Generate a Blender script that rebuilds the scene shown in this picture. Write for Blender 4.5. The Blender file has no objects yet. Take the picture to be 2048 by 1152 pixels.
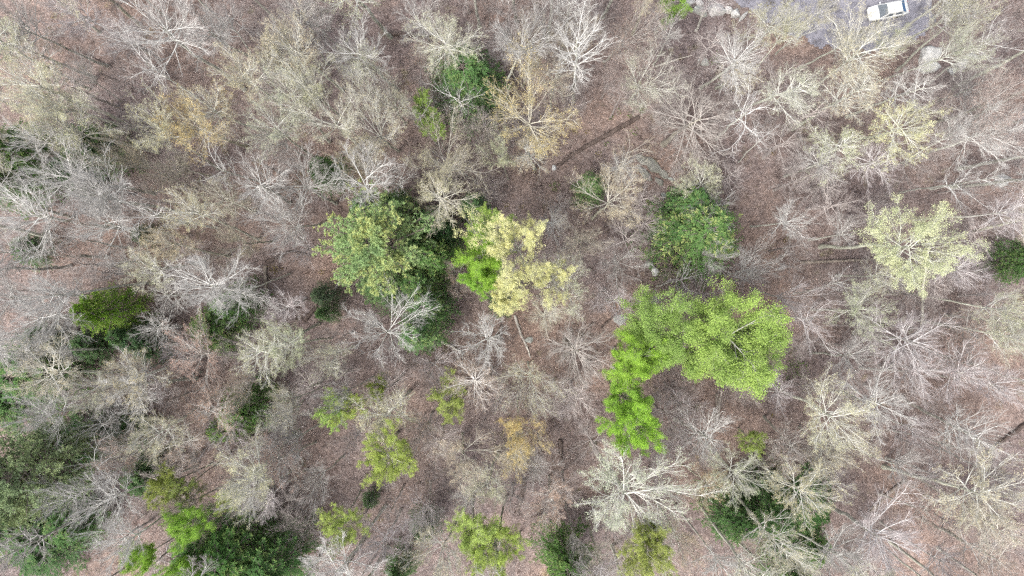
import bpy, math, random
import numpy as np
from mathutils import Matrix, Vector

# ------------------------------------------------------------------ camera, sky, sun, exposure
scene = bpy.context.scene
C = scene.collection
ALT = 78.5                      # the drone hovers this high and looks straight down
cam_d = bpy.data.cameras.new('camera'); cam_d.lens = 24.0; cam_d.sensor_width = 36.0
cam_d.clip_start = 0.5; cam_d.clip_end = 3000
cam = bpy.data.objects.new('camera', cam_d); C.objects.link(cam)
cam.location = (0, 0, ALT); cam.rotation_euler = (0, 0, 0)
scene.camera = cam

SUN_EL, SUN_AZ = math.radians(56), math.radians(222)     # azimuth measured clockwise from +y
world = bpy.data.worlds.new('World'); scene.world = world; world.use_nodes = True
wn = world.node_tree; wn.nodes.clear()
sky = wn.nodes.new('ShaderNodeTexSky'); sky.sky_type = 'NISHITA'; sky.sun_disc = False
sky.sun_elevation = SUN_EL; sky.sun_rotation = SUN_AZ; sky.air_density = 1.0; sky.dust_density = 4.0
hsv = wn.nodes.new('ShaderNodeHueSaturation'); hsv.inputs['Saturation'].default_value = 0.30
bg = wn.nodes.new('ShaderNodeBackground'); bg.inputs['Strength'].default_value = 0.15
wo = wn.nodes.new('ShaderNodeOutputWorld')
wn.links.new(sky.outputs[0], hsv.inputs['Color']); wn.links.new(hsv.outputs[0], bg.inputs[0]); wn.links.new(bg.outputs[0], wo.inputs[0])

sun_d = bpy.data.lights.new('sun', 'SUN'); sun_d.energy = 1.2; sun_d.angle = math.radians(20); sun_d.color = (1.0, 0.97, 0.92)
sun = bpy.data.objects.new('sun', sun_d); C.objects.link(sun)
sdir = Vector((math.sin(SUN_AZ) * math.cos(SUN_EL), math.cos(SUN_AZ) * math.cos(SUN_EL), math.sin(SUN_EL)))
sun.rotation_euler = sdir.to_track_quat('Z', 'Y').to_euler(); sun.location = sdir * 200

scene.view_settings.view_transform = 'Standard'; scene.view_settings.look = 'None'
scene.view_settings.gamma = 1.0; scene.view_settings.exposure = 1.33
scene.cycles.max_bounces = 4; scene.cycles.diffuse_bounces = 4; scene.cycles.glossy_bounces = 2
scene.cycles.transmission_bounces = 2; scene.cycles.use_denoising = False
scene.cycles.filter_width = 1.3; scene.cycles.use_adaptive_sampling = True; scene.cycles.adaptive_threshold = 0.03; scene.cycles.adaptive_min_samples = 16

# ------------------------------------------------------------------ measuring helpers
FPX = 2048 * 24.0 / 36.0
def at(u, v, z=0.0):
    """where the line of sight through photo pixel (u, v) meets the height z"""
    k = (ALT - z) / FPX
    return (u - 1024) * k, (576 - v) * k
def height(x, y):
    h = 0.28 * np.sin(x * .071 + 1.3) * np.cos(y * .083 - .4) + 0.14 * np.sin(x * .19 + y * .13) + 0.07 * np.sin(x * .43 - y * .37 + 2)
    d = np.clip(np.hypot((x - 40) / 20, (y - 34) / 9) - .9, 0, 1)     # level round the driveway
    return h * d

# ------------------------------------------------------------------ mesh helpers
def new_mesh(name, V, F, mats=(), smooth=False, tone=None, tip=None, mi=None):
    V = np.ascontiguousarray(V, dtype=np.float32).reshape(-1, 3); F = np.ascontiguousarray(F, dtype=np.int32)
    n, k = F.shape
    me = bpy.data.meshes.new(name)
    me.vertices.add(len(V)); me.vertices.foreach_set('co', V.ravel())
    me.loops.add(n * k); me.loops.foreach_set('vertex_index', F.ravel())
    me.polygons.add(n); me.polygons.foreach_set('loop_start', np.arange(0, n * k, k, dtype=np.int32))
    try: me.polygons.foreach_set('loop_total', np.full(n, k, dtype=np.int32))
    except Exception: pass
    if smooth: me.polygons.foreach_set('use_smooth', np.ones(n, dtype=bool))
    if mi is not None: me.polygons.foreach_set('material_index', np.asarray(mi, dtype=np.int32))
    for nm, a in (('tone', tone), ('tip', tip)):
        if a is not None:
            at_ = me.attributes.new(nm, 'FLOAT', 'FACE' if len(a) == n else 'POINT')
            at_.data.foreach_set('value', np.ascontiguousarray(a, dtype=np.float32))
    me.update(calc_edges=True)
    for m in (mats if isinstance(mats, (list, tuple)) else (mats,)): me.materials.append(m)
    return me

def norm(a): return a / np.maximum(np.linalg.norm(a, axis=-1, keepdims=True), 1e-9)

def tube(P, R, S):
    """P (N,K,3) centre lines, R (N,K) radii -> quads"""
    N, K, _ = P.shape
    d = norm(P[:, -1] - P[:, 0])
    ref = np.where(np.abs(d[:, 2:3]) < .8, np.array([[0, 0, 1.]]), np.array([[1., 0, 0]]))
    a = norm(np.cross(d, ref)); b = np.cross(d, a)
    th = np.arange(S) * 2 * math.pi / S
    ring = a[:, None, None, :] * np.cos(th)[None, None, :, None] + b[:, None, None, :] * np.sin(th)[None, None, :, None]
    V = P[:, :, None, :] + ring * R[:, :, None, None]
    base = (np.arange(N) * K * S)[:, None, None]; k = (np.arange(K - 1) * S)[None, :, None]; s = np.arange(S)[None, None, :]; s2 = (np.arange(S) + 1)[None, None, :] % S
    F = np.stack([base + k + s, base + k + s2, base + k + S + s2, base + k + S + s], -1).reshape(-1, 4)
    return V.reshape(-1, 3), F

def join(parts):
    V, F, o = [], [], 0
    for v, f in parts:
        V.append(v); F.append(f + o); o += len(v)
    return np.concatenate(V), np.concatenate(F)

def grow(rng, P, D, L, R, K, up, jit, taper):
    N = len(P); pts = np.empty((N, K + 1, 3)); p = P.copy(); d = norm(D); st = (L / K)[:, None]
    for k in range(K + 1):
        pts[:, k] = p
        d = norm(d + np.array([0, 0, up]) + jit * rng.standard_normal((N, 3)))
        p = p + d * st
    rad = R[:, None] * (1 - taper * np.linspace(0, 1, K + 1))[None]
    return pts, rad

def sprout(rng, pts, rad, L, n, t0, t1, a0, a1, ratio, rr, flat=0.0):
    N, K1, _ = pts.shape
    idx = np.repeat(np.arange(N), n)
    t = t0 + (t1 - t0) * ((np.tile(np.arange(n), N) + rng.random(N * n)) / n)
    f = np.clip(t * (K1 - 1), 0, K1 - 1.001); i = f.astype(int); w = (f - i)[:, None]
    P = pts[idx, i] * (1 - w) + pts[idx, i + 1] * w
    T = norm(pts[idx, i + 1] - pts[idx, i])
    v = rng.standard_normal((N * n, 3)); v[:, 2] *= (1 - flat)
    v = norm(v - (v * T).sum(1, keepdims=True) * T)
    a = rng.uniform(a0, a1, N * n)[:, None]
    D = np.cos(a) * T + np.sin(a) * v
    Lc = L[idx] * ratio * (1.15 - .55 * t) * rng.uniform(.65, 1.25, N * n)
    r = (rad[idx, i] * (1 - w[:, 0]) + rad[idx, i + 1] * w[:, 0]) * rr
    return idx, P, D, Lc, r

def cards(rng, P, size, up=.0, asp=.62, nrm=None):
    """little leaf blades: one kite-shaped quad each"""
    N = len(P)
    n = rng.standard_normal((N, 3)) if nrm is None else nrm
    n[:, 2] = np.abs(n[:, 2]) + up; n = norm(n)
    a = norm(np.cross(n, rng.standard_normal((N, 3)))); b = np.cross(n, a)
    s = (size * rng.uniform(.65, 1.3, N))[:, None]
    V = np.stack([P - a * s * .5, P + b * s * .5 * asp, P + a * s * .5, P - b * s * .5 * asp], 1)
    V[:, 0] += n * s * .08; V[:, 2] -= n * s * .08
    return V.reshape(-1, 3), np.arange(4 * N).reshape(-1, 4)

# ------------------------------------------------------------------ materials
def mat(name):
    m = bpy.data.materials.new(name); m.use_nodes = True
    nt = m.node_tree; b = nt.nodes['Principled BSDF']; b.inputs['Roughness'].default_value = .85
    b.inputs['Specular IOR Level'].default_value = .2
    return m, nt, b
def nd(nt, t, **kw):
    n = nt.nodes.new(t)
    for k, v in kw.items(): setattr(n, k, v)
    return n
def ramp(nt, stops, interp='LINEAR'):
    n = nt.nodes.new('ShaderNodeValToRGB'); n.color_ramp.interpolation = interp
    e = n.color_ramp.elements
    while len(e) < len(stops): e.new(.5)
    for el, (p, c) in zip(e, stops): el.position = p; el.color = (*c, 1)
    return n
def noise(nt, scale, detail=4, rough=.6, vec=None):
    n = nd(nt, 'ShaderNodeTexNoise'); n.inputs['Scale'].default_value = scale; n.inputs['Detail'].default_value = detail; n.inputs['Roughness'].default_value = rough
    if vec is not None: nt.links.new(vec, n.inputs['Vector'])
    return n
def mixc(nt, mode, fac, a, b):
    n = nd(nt, 'ShaderNodeMix', data_type='RGBA', blend_type=mode)
    for s, x in ((n.inputs[0], fac), (n.inputs[6], a), (n.inputs[7], b)):
        if hasattr(x, 'is_linked'): nt.links.new(x, s)
        elif isinstance(x, (int, float)): s.default_value = x
        else: s.default_value = (*x, 1)
    return n.outputs[2]

def bark_material(name, contrast=1.0):
    m, nt, b = mat(name)
    oi = nd(nt, 'ShaderNodeObjectInfo'); tc = nd(nt, 'ShaderNodeTexCoord')
    n1 = noise(nt, 1.4, 3, .6, tc.outputs['Object']); n2 = noise(nt, 9, 3, .7, tc.outputs['Object'])
    r1 = ramp(nt, [(.3, (.62, .60, .58)), (.55, (.95, .95, .92)), (.75, (1.25, 1.25, 1.22))])
    r2 = ramp(nt, [(.35, (.7, .68, .66)), (.6, (1.1, 1.1, 1.1))])
    nt.links.new(n1.outputs[0], r1.inputs[0]); nt.links.new(n2.outputs[0], r2.inputs[0])
    c = mixc(nt, 'MULTIPLY', contrast, oi.outputs['Color'], r1.outputs[0]); c = mixc(nt, 'MULTIPLY', contrast * .8, c, r2.outputs[0])
    nt.links.new(c, b.inputs['Base Color'])
    bp = nd(nt, 'ShaderNodeBump'); bp.inputs['Strength'].default_value = .4; bp.inputs['Distance'].default_value = .03
    nt.links.new(n2.outputs[0], bp.inputs['Height']); nt.links.new(bp.outputs[0], b.inputs['Normal'])
    return m
BARK = bark_material('bark'); TWIG = bark_material('twig_bark', .6)

def leaf_material(name, tipcol=(.34, .34, .09), trans=.35):
    m = bpy.data.materials.new(name); m.use_nodes = True; nt = m.node_tree; nt.nodes.clear()
    oi = nd(nt, 'ShaderNodeObjectInfo'); at_ = nd(nt, 'ShaderNodeAttribute', attribute_name='tone'); tp = nd(nt, 'ShaderNodeAttribute', attribute_name='tip')
    r = ramp(nt, [(0, (.66, .70, .70)), (.5, (.97, .97, .93)), (1, (1.34, 1.28, 1.18))])
    nt.links.new(at_.outputs['Fac'], r.inputs[0])
    c = mixc(nt, 'MULTIPLY', 1.0, oi.outputs['Color'], r.outputs[0])
    mul = nd(nt, 'ShaderNodeMath', operation='MULTIPLY'); nt.links.new(tp.outputs['Fac'], mul.inputs[0]); nt.links.new(oi.outputs['Alpha'], mul.inputs[1])
    c = mixc(nt, 'MIX', mul.outputs[0], c, tipcol)
    d = nd(nt, 'ShaderNodeBsdfDiffuse'); t = nd(nt, 'ShaderNodeBsdfTranslucent'); mx = nd(nt, 'ShaderNodeMixShader'); mx.inputs[0].default_value = trans
    nt.links.new(c, d.inputs[0]); nt.links.new(c, t.inputs[0]); nt.links.new(d.outputs[0], mx.inputs[1]); nt.links.new(t.outputs[0], mx.inputs[2])
    o = nd(nt, 'ShaderNodeOutputMaterial'); nt.links.new(mx.outputs[0], o.inputs[0])
    return m
LEAF = leaf_material('leaf'); NEEDLE = leaf_material('needle', (.56, .57, .22), .25)

def litter_material():
    m, nt, b = mat('leaf_litter'); b.inputs['Roughness'].default_value = .95
    tc = nd(nt, 'ShaderNodeTexCoord'); o = tc.outputs['Object']
    vo = nd(nt, 'ShaderNodeTexVoronoi'); vo.inputs['Scale'].default_value = 10.0; nt.links.new(o, vo.inputs['Vector'])
    vr = ramp(nt, [(0, (.130, .097, .086)), (.3, (.160, .121, .108)), (.55, (.188, .145, .131)), (.8, (.222, .175, .160)), (1, (.29, .24, .222))])
    sp = nd(nt, 'ShaderNodeSeparateColor'); nt.links.new(vo.outputs['Color'], sp.inputs[0]); nt.links.new(sp.outputs[0], vr.inputs[0])
    n1 = noise(nt, .12, 5, .65, o); r1 = ramp(nt, [(.3, (.66, .65, .67)), (.48, (.98, .98, .98)), (.7, (1.24, 1.18, 1.12))]); nt.links.new(n1.outputs[0], r1.inputs[0])
    n2 = noise(nt, 1.3, 5, .7, o); r2 = ramp(nt, [(.3, (.55, .55, .56)), (.5, (1, 1, 1)), (.7, (1.3, 1.28, 1.25))]); nt.links.new(n2.outputs[0], r2.inputs[0])
    c = mixc(nt, 'MULTIPLY', 1, vr.outputs[0], r1.outputs[0]); c = mixc(nt, 'MULTIPLY', 1, c, r2.outputs[0])
    n3 = noise(nt, .35, 6, .7, o); r3 = ramp(nt, [(.60, (0, 0, 0)), (.72, (1, 1, 1))]); nt.links.new(n3.outputs[0], r3.inputs[0])
    c = mixc(nt, 'MIX', r3.outputs[0], c, mixc(nt, 'MULTIPLY', 1, c, (.85, .95, .62)))
    n4 = noise(nt, .055, 4, .6, o); r4 = ramp(nt, [(.38, (.90, .92, .97)), (.5, (1, 1, 1)), (.62, (1.08, 1.02, .95))]); nt.links.new(n4.outputs[0], r4.inputs[0])
    c = mixc(nt, 'MULTIPLY', 1, c, r4.outputs[0])
    n5 = noise(nt, .5, 7, .75, o); r5 = ramp(nt, [(.34, (.30, .27, .26)), (.42, (1, 1, 1))]); nt.links.new(n5.outputs[0], r5.inputs[0])      # damp soil between the drifts
    c = mixc(nt, 'MULTIPLY', .8, c, r5.outputs[0])
    nt.links.new(c, b.inputs['Base Color'])
    bp = nd(nt, 'ShaderNodeBump'); bp.inputs['Strength'].default_value = .45; bp.inputs['Distance'].default_value = .06
    nt.links.new(sp.outputs[1], bp.inputs['Height']); nt.links.new(bp.outputs[0], b.inputs['Normal'])
    return m
LITTER = litter_material()

def gravel_material():
    m, nt, b = mat('driveway_gravel'); o = nd(nt, 'ShaderNodeTexCoord').outputs['Object']
    n1 = noise(nt, 22, 4, .8, o); n2 = noise(nt, .8, 5, .7, o)
    r1 = ramp(nt, [(.3, (.11, .108, .125)), (.5, (.20, .195, .22)), (.7, (.33, .32, .35))]); nt.links.new(n1.outputs[0], r1.inputs[0])
    r2 = ramp(nt, [(.32, (.5, .48, .47)), (.5, (1, .99, 1)), (.7, (1.35, 1.32, 1.28))]); nt.links.new(n2.outputs[0], r2.inputs[0])
    nt.links.new(mixc(nt, 'MULTIPLY', 1, r1.outputs[0], r2.outputs[0]), b.inputs['Base Color'])
    bp = nd(nt, 'ShaderNodeBump'); bp.inputs['Strength'].default_value = .5; bp.inputs['Distance'].default_value = .02
    nt.links.new(n1.outputs[0], bp.inputs['Height']); nt.links.new(bp.outputs[0], b.inputs['Normal'])
    return m
GRAVEL = gravel_material()

def rock_material():
    m, nt, b = mat('rock'); oi = nd(nt, 'ShaderNodeObjectInfo'); o = nd(nt, 'ShaderNodeTexCoord').outputs['Object']
    n1 = noise(nt, 2.2, 6, .7, o); n2 = noise(nt, 14, 4, .7, o)
    r1 = ramp(nt, [(.3, (.55, .55, .55)), (.5, (.95, .95, .95)), (.7, (1.3, 1.28, 1.24))]); nt.links.new(n1.outputs[0], r1.inputs[0])
    r2 = ramp(nt, [(.3, (.7, .7, .7)), (.65, (1.12, 1.12, 1.12))]); nt.links.new(n2.outputs[0], r2.inputs[0])
    c = mixc(nt, 'MULTIPLY', 1, oi.outputs['Color'], r1.outputs[0]); c = mixc(nt, 'MULTIPLY', 1, c, r2.outputs[0])
    n3 = noise(nt, 1.1, 4, .7, o); r3 = ramp(nt, [(.55, (0, 0, 0)), (.66, (.6, .6, .6))]); nt.links.new(n3.outputs[0], r3.inputs[0])
    c = mixc(nt, 'MIX', r3.outputs[0], c, (.16, .17, .10)); nt.links.new(c, b.inputs['Base Color'])
    bp = nd(nt, 'ShaderNodeBump'); bp.inputs['Strength'].default_value = .6; bp.inputs['Distance'].default_value = .06
    nt.links.new(n2.outputs[0], bp.inputs['Height']); nt.links.new(bp.outputs[0], b.inputs['Normal'])
    return m
ROCK = rock_material()

# ------------------------------------------------------------------ object helpers
def tag(o, label=None, cat=None, group=None, kind=None):
    if label: o['label'] = label
    if cat: o['category'] = cat
    if group: o['group'] = group
    if kind: o['kind'] = kind
    return o
def obj(name, me, parent=None, col=None):
    o = bpy.data.objects.new(name, me); C.objects.link(o)
    if parent is not None: o.parent = parent
    if col is not None: o.color = col if len(col) == 4 else (*col, 1)
    return o
def empty(name, loc, rz=0, sc=(1, 1, 1)):
    o = bpy.data.objects.new(name, None); C.objects.link(o); o.empty_display_size = .3
    o.location = loc; o.rotation_euler = (0, 0, rz); o.scale = sc
    return o

# ------------------------------------------------------------------ ground, driveway
xs = np.unique(np.concatenate([np.linspace(-900, -80, 12), np.linspace(-80, 80, 230), np.linspace(80, 900, 12)]))
ys = np.unique(np.concatenate([np.linspace(-900, -50, 12), np.linspace(-50, 50, 150), np.linspace(50, 900, 12)]))
X, Y = np.meshgrid(xs, ys); nx, ny = len(xs), len(ys)
gi = np.arange(nx * ny).reshape(ny, nx)
GF = np.stack([gi[:-1, :-1], gi[:-1, 1:], gi[1:, 1:], gi[1:, :-1]], -1).reshape(-1, 4)
tag(obj('ground', new_mesh('ground', np.stack([X, Y, height(X, Y)], -1), GF, LITTER, True)), kind='structure')

rs = np.random.default_rng(5)
dxs = np.linspace(24, 52, 113); dys = np.linspace(22, 62, 161); DX, DY = np.meshgrid(dxs, dys)
edge = np.interp(dxs, [24, 26, 28, 31, 35, 39, 43, 46.5, 49, 52], [33.6, 32.6, 31.2, 29.6, 27.6, 27.0, 27.2, 28.5, 30.5, 36])   # the lower rim of the drive
edge = edge + .25 * np.sin(dxs * 2.1) + .18 * np.sin(dxs * 4.7 + 1)
keep = (DY > edge[None]) & (DX < 48.6 + .3 * np.sin(DY * 1.7)) & (DX > 24.5 + .3 * np.sin(DY * 1.3))
di = np.arange(DX.size).reshape(DX.shape)
kf = keep[:-1, :-1] & keep[1:, 1:] & keep[1:, :-1] & keep[:-1, 1:]
DF = np.stack([di[:-1, :-1], di[:-1, 1:], di[1:, 1:], di[1:, :-1]], -1)[kf]
tag(obj('driveway', new_mesh('driveway', np.stack([DX, DY, height(DX, DY) + .03], -1), DF, GRAVEL, True)), kind='structure')

# ------------------------------------------------------------------ tree kits: meshes shared by all trees of one growth form
def sym(x): return x
def deciduous(seed, form):
    rng = np.random.default_rng(seed)
    H = 20.0
    # trunk
    top = {'round': .80, 'vase': .56, 'leader': .97, 'gnarl': .72, 'wide': .62, 'dome': .84}[form]
    K = 12
    z = np.linspace(0, top * H, K + 1)
    wob = np.cumsum(rng.standard_normal((K + 1, 2)) * (.16 if form == 'gnarl' else .09), 0); wob -= wob[0]
    tp = np.concatenate([wob, z[:, None]], 1)[None]
    tr = np.interp(np.linspace(0, 1, K + 1), [0, .06, .5, 1], [.34, .23, .18, .10 if form not in ('leader', 'round') else .05])[None]
    trunk = tube(tp, tr, 8)
    n, t0, t1, a0, a1, ln, up, jit = {
        'round': (15, .66, .99, .60, 1.20, 4.6, .07, .07),
        'vase': (11, .80, .99, .30, .85, 8.0, .01, .045),
        'leader': (24, .58, .99, .80, 1.35, 3.8, .06, .05),
        'gnarl': (8, .70, .99, .55, 1.25, 6.0, .03, .17),
        'wide': (12, .84, .99, .50, 1.15, 7.0, .03, .06),
        'dome': (16, .80, .995, .45, 1.40, 4.6, .035, .06)}[form]
    idx, P, D, L, r = sprout(rng, tp, tr, np.array([1.0]), n, t0, t1, a0, a1, 1, .62)
    az = np.arange(n) * 2.39996 + rng.uniform(0, .7, n); a = rng.uniform(a0, a1, n)          # limbs spiral round the stem
    D = np.stack([np.cos(az) * np.sin(a), np.sin(az) * np.sin(a), np.cos(a)], 1)
    t = (P[:, 2] / (top * H) - t0) / (t1 - t0)
    prof = {'dome': 1.15 - .35 * t, 'round': .6 + .55 * np.sin(np.clip(t * .85 + .15, 0, 1) * math.pi), 'leader': .45 + .75 * np.sin(np.clip(t * .8 + .2, 0, 1) * math.pi)}.get(form, np.ones(n))
    L = ln * prof * rng.uniform(.6, 1.25, n) * (1 + .15 * np.cos(az - rng.uniform(0, 6.28))); r = np.clip(r * 1.12, .06, .135)
    p1, r1 = grow(rng, P, D, L, r, 7, up, jit, .88)
    n2 = {'round': 9, 'vase': 11, 'leader': 7, 'gnarl': 7, 'wide': 10, 'dome': 9}[form]
    i2, P, D, L2, R2 = sprout(rng, p1, r1, L, n2, .15, .99, .35, .75, .50, .60, .25)
    p2, r2 = grow(rng, P, D, L2, np.clip(R2 * 1.1, .023, .058), 5, .04, jit * 1.2, .75)
    n3 = {'gnarl': 4}.get(form, 6)
    i3, P, D, L3, R3 = sprout(rng, p2, r2, L2, n3, .12, .99, .35, .75, .50, .62, .2)
    p3, r3 = grow(rng, P, D, np.clip(L3, .35, 3), np.clip(R3 * .9, .013, .022), 3, .06, jit * 1.3, .6)
    n4 = {'gnarl': 4, 'leader': 4}.get(form, 7)
    i4, P, D, L4, R4 = sprout(rng, p3, r3, np.clip(L3, .35, 3), n4, .15, 1.0, .35, .8, .60, .7, .2)
    p4, r4 = grow(rng, P, D, np.clip(L4, .25, 1.2), np.clip(R4 * .6, .0055, .008), 1, .08, jit * 1.3, .5)
    limbs = []
    for k in range(n):
        s2 = i2 == k
        s3 = s2[i3]
        limbs.append(join([tube(p1[k:k + 1], r1[k:k + 1], 6), tube(p2[s2], r2[s2], 4), tube(p3[s3], r3[s3], 3)]))
    twigs = tube(p4, r4, 3)
    tips = p4
    rad = np.percentile(np.hypot(p4[:, -1, 0], p4[:, -1, 1]), 90); zt = np.percentile(p4[:, -1, 2], 98); zc = p4[:, -1, 2].mean()
    # buds and leaves
    def spread(k, s, size, up, asp=.62):
        ii = np.repeat(np.arange(len(tips)), k); w = rng.random((len(ii), 1)) ** .6
        c = tips[ii, 0] * (.5 - .5 * w) + tips[ii, 1] * (.5 + .5 * w) + rng.standard_normal((len(ii), 3)) * s
        clump = (np.sin(c[:, 0] * 1.7 + seed) * np.sin(c[:, 1] * 1.9 + 2 * seed) * np.sin(c[:, 2] * 1.5))
        c = c[rng.random(len(c)) < .82 + .5 * clump]
        v, f = cards(rng, c, size, up, asp); tn = np.clip(.5 + .22 * rng.standard_normal(len(f)) + .22 * np.sin(c[:, 0] * 1.6 + c[:, 1]) * np.sin(c[:, 1] * 1.3 + c[:, 2]), 0, 1)
        return v, f, tn
    kit = dict(trunk=new_mesh('trunk', *trunk, BARK, True), limbs=[new_mesh('limb', *l, BARK, True) for l in limbs],
               twigs=new_mesh('twigs', *twigs, TWIG, True), rad=rad, zt=zt, zc=zc)
    kit['_spread'] = spread
    return kit
def leaves_of(kit, which):
    if which in kit: return kit[which]
    k, s, size, up = {'buds': (2, .05, .074, .4), 'young': (5, .10, .10, .5), 'mid': (9, .12, .115, .6), 'full': (13, .18, .112, .7)}[which]
    v, f, tn = kit['_spread'](k, s, size, up)
    kit[which] = new_mesh('buds' if which == 'buds' else 'leaves', v, f, LEAF, tone=tn)
    return kit[which]

FORMS = {}
def kits(form):
    if form not in FORMS:
        FORMS[form] = [deciduous(s, form) for s in {'round': (11, 12, 13), 'vase': (21, 22, 23), 'leader': (31, 32), 'gnarl': (41, 42, 43), 'wide': (51, 52, 53), 'dome': (81, 82, 83, 84, 85)}[form]]
    return FORMS[form]

def hemlock(seed, H=15.0, R=3.2, soft=1.0):
    rng = np.random.default_rng(seed)
    tp = np.array([[[0, 0, z] for z in np.linspace(0, H * .98, 9)]]); tp[:, 1:, :2] += rng.standard_normal((1, 8, 2)) * .06
    tr = np.linspace(.22, .02, 9)[None]
    n = 105
    t = np.sort(rng.random(n) ** .85); zz = H * (.16 + .82 * t)
    az = np.arange(n) * 2.39996 + rng.uniform(-.4, .4, n)
    L = R * (1 - t) ** .58 * rng.uniform(.72, 1.15, n) + .25
    P = np.stack([np.zeros(n), np.zeros(n), zz], 1); el = rng.uniform(-.05, .28, n) + .35 * t
    D = np.stack([np.cos(az) * np.cos(el), np.sin(az) * np.cos(el), np.sin(el)], 1)
    p1, r1 = grow(rng, P, D, L, .018 + .012 * L, 6, -.075, .05, .8)
    i2, P2, D2, L2, R2 = sprout(rng, p1, r1, L, 15, .22, .99, .6, 1.0, .36, .5, .85)
    D2[:, 2] -= .18
    p2, r2 = grow(rng, P2, D2, np.clip(L2, .15, 1.1), np.full(len(P2), .008), 3, -.10, .06, .5)
    # needle sprays: flat little blades along each twig
    k = 13; ii = np.repeat(np.arange(len(p2)), k); w = rng.random(len(ii)); f_ = np.clip(w * 3, 0, 2.999); s = f_.astype(int); q = (f_ - s)[:, None]
    c = p2[ii, s] * (1 - q) + p2[ii, s + 1] * q
    T = norm(p2[ii, 3] - p2[ii, 0]); side = norm(np.cross(T, [0, 0, 1.])) * rng.choice([-1, 1], len(ii))[:, None]
    dirn = norm(T * .9 + side * .8 + rng.standard_normal((len(ii), 3)) * .25)
    nn = norm(np.array([0, 0, 1.]) + rng.standard_normal((len(ii), 3)) * .45); b = norm(np.cross(nn, dirn))
    ln = rng.uniform(.13, .26, len(ii))[:, None]; wd = ln * .30
    V = np.stack([c, c + dirn * ln * .45 + b * wd * .5, c + dirn * ln, c + dirn * ln * .45 - b * wd * .5], 1).reshape(-1, 3)
    F = np.arange(len(V)).reshape(-1, 4)
    tone = np.clip(.42 + .2 * rng.standard_normal(len(F)) + .18 * (np.sin(i2[ii] * 12.9) ), 0, 1)
    tipv = np.clip((w - .55) * 2.0, 0, 1) * np.clip(.45 + .55 * np.sin(i2[ii] * 7.7 + 1), 0, 1)
    return dict(trunk=new_mesh('trunk', *tube(tp, tr, 7), BARK, True), branches=new_mesh('branches', *join([tube(p1, r1, 4), tube(p2, r2, 3)]), TWIG, True),
                needles=new_mesh('needles', V, F, NEEDLE, tone=tone, tip=tipv), rad=np.percentile(np.hypot(V[:, 0], V[:, 1]), 96), zt=V[:, 2].max(), zc=H * .5)

def pine(seed, H=21.0, R=4.3):
    rng = np.random.default_rng(seed)
    tp = np.array([[[0, 0, z] for z in np.linspace(0, H * .97, 10)]]); tp[:, 1:, :2] += rng.standard_normal((1, 9, 2)) * .08
    tr = np.linspace(.32, .03, 10)[None]
    n = 100
    t = np.sort(rng.random(n)); zz = H * (.42 + .55 * t)
    az = np.arange(n) * 2.39996 + rng.uniform(-.5, .5, n)
    L = R * np.interp(t, [0, .35, .75, 1], [.85, 1.0, .72, .22]) * rng.uniform(.68, 1.15, n)
    P = np.stack([np.zeros(n), np.zeros(n), zz], 1); el = rng.uniform(.05, .35, n) + .45 * t
    D = np.stack([np.cos(az) * np.cos(el), np.sin(az) * np.cos(el), np.sin(el)], 1)
    p1, r1 = grow(rng, P, D, L, .02 + .014 * L, 6, .03, .06, .8)
    i2, P2, D2, L2, R2 = sprout(rng, p1, r1, L, 13, .30, 1.0, .45, .95, .33, .5, .55)
    p2, r2 = grow(rng, P2, D2, np.clip(L2, .2, 1.3), np.full(len(P2), .014), 3, .12, .07, .5)
    k = 5; ii = np.repeat(np.arange(len(p2)), k); w = np.tile(np.array([.35, .55, .75, .9, 1.0]), len(p2)); f_ = np.clip(w * 3, 0, 2.999); s = f_.astype(int); q = (f_ - s)[:, None]
    c = p2[ii, s] * (1 - q) + p2[ii, s + 1] * q + rng.standard_normal((len(ii), 3)) * .10
    T = norm(p2[ii, 3] - p2[ii, 1]); tuft = np.clip(.5 + .14 * rng.standard_normal(len(ii)) + .12 * np.sin(i2[ii] * 5.1), 0, 1); tuft_tip = np.clip(.25 + .40 * np.sin(i2[ii] * 2.3 + 1) + .15 * rng.standard_normal(len(ii)), 0, 1) * (w > .5)
    m = 14; jj = np.repeat(np.arange(len(c)), m)
    dirn = norm(T[jj] * .8 + rng.standard_normal((len(jj), 3)) * .75 + [0, 0, .25])
    ln = rng.uniform(.14, .25, len(jj))[:, None]; b = norm(np.cross(dirn, rng.standard_normal((len(jj), 3)))) * .032
    c0 = c[jj]
    V = np.stack([c0 - b, c0 + b, c0 + dirn * ln], 1).reshape(-1, 3); F = np.arange(len(V)).reshape(-1, 3)
    return dict(trunk=new_mesh('trunk', *tube(tp, tr, 7), BARK, True), branches=new_mesh('branches', *join([tube(p1, r1, 4), tube(p2, r2, 3)]), TWIG, True),
                needles=new_mesh('needles', V, F, NEEDLE, tone=np.clip(tuft[jj] + .1 * rng.standard_normal(len(jj)), 0, 1), tip=tuft_tip[jj]), rad=np.percentile(np.hypot(V[:, 0], V[:, 1]), 96), zt=V[:, 2].max(), zc=H * .72)

HEM = [hemlock(61), hemlock(62), hemlock(63, 13, 3.4)]
PINE = [pine(71), pine(72)]

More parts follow.
